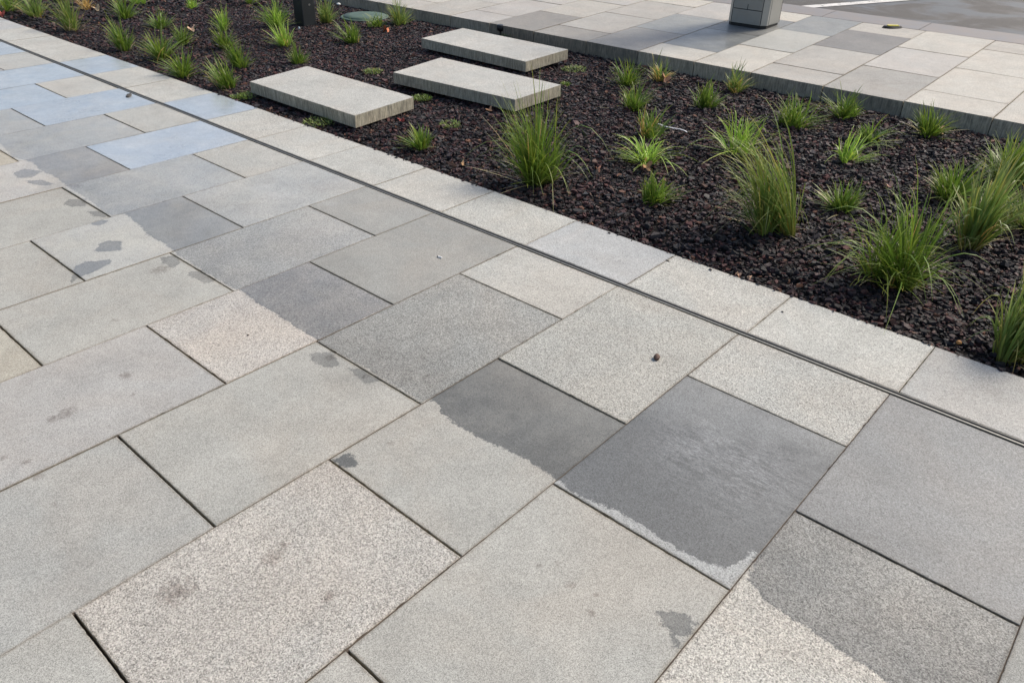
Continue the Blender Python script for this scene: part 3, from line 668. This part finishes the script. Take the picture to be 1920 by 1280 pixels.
# ------------------------------------------------------------------ litter
def rock(name, p, z, s, col, label, cat, rz=0, rough=.6):
    import bmesh
    bm = bmesh.new(); bmesh.ops.create_icosphere(bm, subdivisions=3, radius=1)
    sx = random.random()*20
    for vtx in bm.verts:
        c = vtx.co; k = 1+.35*(float(vnoise(c.x*1.3+sx, c.y*1.3+c.z*1.1))-.5)+.12*(float(vnoise(c.x*4+sx, c.z*4+c.y*3))-.5)
        vtx.co = Vector((c.x*k*s[0], c.y*k*s[1], c.z*k*s[2]))
    me = bpy.data.meshes.new(name); bm.to_mesh(me); bm.free()
    me.polygons.foreach_set('use_smooth', [True]*len(me.polygons))
    o = link(name, me, simple(name+'_mat', col, rough, 0, .35, 200, .5), None, (p[0], p[1], z+s[2]*.85)); o.rotation_euler = (0, 0, rz)
    return tag(o, label, cat)
rock('pebble', G(1231, 673), 0, (.017, .0115, .011), (.10, .055, .038), 'brown pebble lying on the coarse speckled slab', 'pebble', 1.9)
rock('bark_crumb', G(465, 629), 0, (.004, .0035, .003), (.05, .03, .02), 'tiny dark crumb on the pinkish slab', 'crumb')
rock('bark_flake', G(1252, 489), 0, (.012, .0045, .002), (.10, .085, .06), 'thin grey-brown flake on the edging near the bed', 'flake', -.3)
rock('bark_crumb', G(1467, 585), 0, (.006, .004, .0025), (.02, .018, .015), 'black crumb on the edging beside a joint', 'crumb')
rock('grit_clump', G(242, 180), 0, (.05, .02, .006), (.07, .06, .045), 'clump of dark grit beside the drain on a wet slab tinted sky blue', 'grit', -.6)
rock('pale_pebble', G(561, 54, 0), -.01, (.013, .010, .016), (.5, .58, .58), 'small white stone at the foot of the dark post', 'stone')
rock('white_pebble', G(635, 9, 0), -.01, (.03, .02, .016), (.7, .7, .66), 'white stone by the far kerb at the top edge', 'stone')
rock('orange_pebble', G(1797, 644, -.01), -.012, (.010, .0075, .009), (.65, .30, .09), 'small glossy orange stone in the bark beside the edging', 'stone', 0, .3)
# cigarette end
pc = G(823, 483); cg = empty('cigarette_end', (pc[0], pc[1], .0045), 'white cigarette end on a damp grey slab', 'cigarette end')
def cyl(name, x0, x1, r, m, parent):
    v = []; f = []; n = 16
    for x in (x0, x1):
        for i in range(n): v.append((x, r*math.cos(2*PI*i/n), r*math.sin(2*PI*i/n)))
    for i in range(n): j = (i+1) % n; f.append((i, j, n+j, n+i))
    f += [tuple(range(n)), tuple(range(2*n-1, n-1, -1))]
    return link(name, mesh(name, v, f, False), m, parent)
cyl('paper', -.004, .018, .0042, simple('paper_white', (.8, .79, .76), .7), cg); cyl('ash', -.009, -.004, .0038, simple('ash', (.06, .055, .05), .9), cg)
cg.rotation_euler = (0, 0, math.atan2(CR[1], CR[0])-.55)
# white stick
def strip(name, pts, wd, th, m, label, cat):
    v = []; f = []
    pts = [np.array(p) for p in pts]
    for i, p in enumerate(pts):
        d = pts[min(i+1, len(pts)-1)]-pts[max(i-1, 0)]; s_ = np.array([-d[1], d[0], 0]); s_ /= np.linalg.norm(s_)+1e-9
        for dx, dz in ((-1, 0), (1, 0), (1, 1), (-1, 1)): v.append(p+s_*wd*dx*.5+np.array([0, 0, th*dz]))
    for i in range(len(pts)-1):
        for k in range(4): f.append((4*i+k, 4*i+(k+1) % 4, 4*i+4+(k+1) % 4, 4*i+4+k))
    f += [(3, 2, 1, 0), tuple(4*(len(pts)-1)+k for k in range(4))]
    return tag(link(name, mesh(name, v, f), m), label, cat)
wp = [(1235, 233, .02), (1247, 238, .022), (1262, 241, .02), (1275, 243, .018), (1284, 246, .016), (1289, 249, .01)]
strip('plastic_strip', [(*G(x, y, z), z) for x, y, z in wp], .009, .004, simple('white_plastic', (.75, .75, .78), .45), 'thin bent white plastic strip lying on the bark', 'strip')
# red and white bottle cap-like scrap
pcap = G(1288, 487, 0)
cp = empty('plastic_scrap', (pcap[0], pcap[1], -.024), 'clear plastic scrap with a red centre half hidden behind the edging', 'scrap')
v, f = lathe([(.034, 0), (.036, .004), (.030, .010), (.018, .012)], 22); link('clear_rim', mesh('rim', v, f, True), simple('clear_plastic', (.5, .48, .46), .25), cp)
v, f = lathe([(.017, .010), (.017, .018), (.010, .021)], 18); link('red_centre', mesh('centre', v, f, True), simple('red_plastic', (.75, .03, .025), .4), cp)
# fallen leaves
def leaf(x, y, size, col, label, z=.0, rz=0, lobes=5):
    p = G(x, y, z); v = [(0, 0, .004)]; n = 30; f = []
    for i in range(n):
        a = 2*PI*i/n; r = size*(.55+.38*abs(math.cos(lobes*a/2))+random.uniform(-.05, .05))
        v.append((math.cos(a)*r, math.sin(a)*r*.72, .018*math.sin(2*a+rz)*size/.03+.006*random.random()))
    for i in range(n): f.append((0, 1+i, 1+(i+1) % n))
    me = mesh('leaf', v, f, False)
    o = link('fallen_leaf', me, simple('leaf_mat', col, .7, 0, .3, 90, .3), None, (p[0], p[1], z+.008)); o.rotation_euler = (random.uniform(-.5, .5), random.uniform(-.5, .5), rz)
    md = o.modifiers.new('s', 'SOLIDIFY'); md.thickness = .001
    return tag(o, label, 'leaf', 'dead leaves lying on the bark')
leaf(182, 17, .055, (.65, .48, .28), 'pale curled leaf near the top left, between two grass clumps', .01, .4)
leaf(359, 56, .05, (.55, .36, .24), 'pale pinkish leaf beside the small clump left of the row of three', .01, 1.4)
leaf(724, 57, .05, (.55, .17, .07), 'orange leaf in front of the olive clump near the green lid', .01, 2.2)
leaf(1212, 314, .040, (.48, .27, .13), 'tan curled leaf between the lime clump and the small green one', .01, .9)
leaf(1665, 350, .030, (.62, .36, .26), 'pinkish leaf standing behind the largest wispy clump', .01, .2)
leaf(1760, 247, .05, (.36, .22, .10), 'brown leaf at the foot of the clump under the kerb', .01, 1.1)
leaf(1247, 148, .05, (.55, .30, .18), 'orange-pink leaf at the base of the thin orange clump', .01, .6)
leaf(866, 309, .022, (.60, .38, .20), 'small tan leaf left of the tall dense clump', .0, 2.0)
leaf(4, 26, .05, (.45, .10, .07), 'reddish leaf on the edging at the left edge', .01, .3)
leaf(752, 228, .03, (.40, .07, .05), 'dark red leaf at the right of the first slab', .0, .3)
leaf(918, 208, .03, (.50, .27, .14), 'rusty leaf in front of the middle slab', .0, 1.0)
leaf(1383, 517, .014, (.65, .42, .28), 'little peach coloured leaf bit at the edging, left of its pair', .0, .5)
leaf(1404, 523, .014, (.65, .42, .28), 'little peach coloured leaf bit at the edging, right of its pair', .0, 1.5)
leaf(1120, 320, .028, (.30, .14, .09), 'brown leaf scrap right of the tall dense clump', .0, 1.5)
scn.render.resolution_x = 1024; scn.render.resolution_y = 682
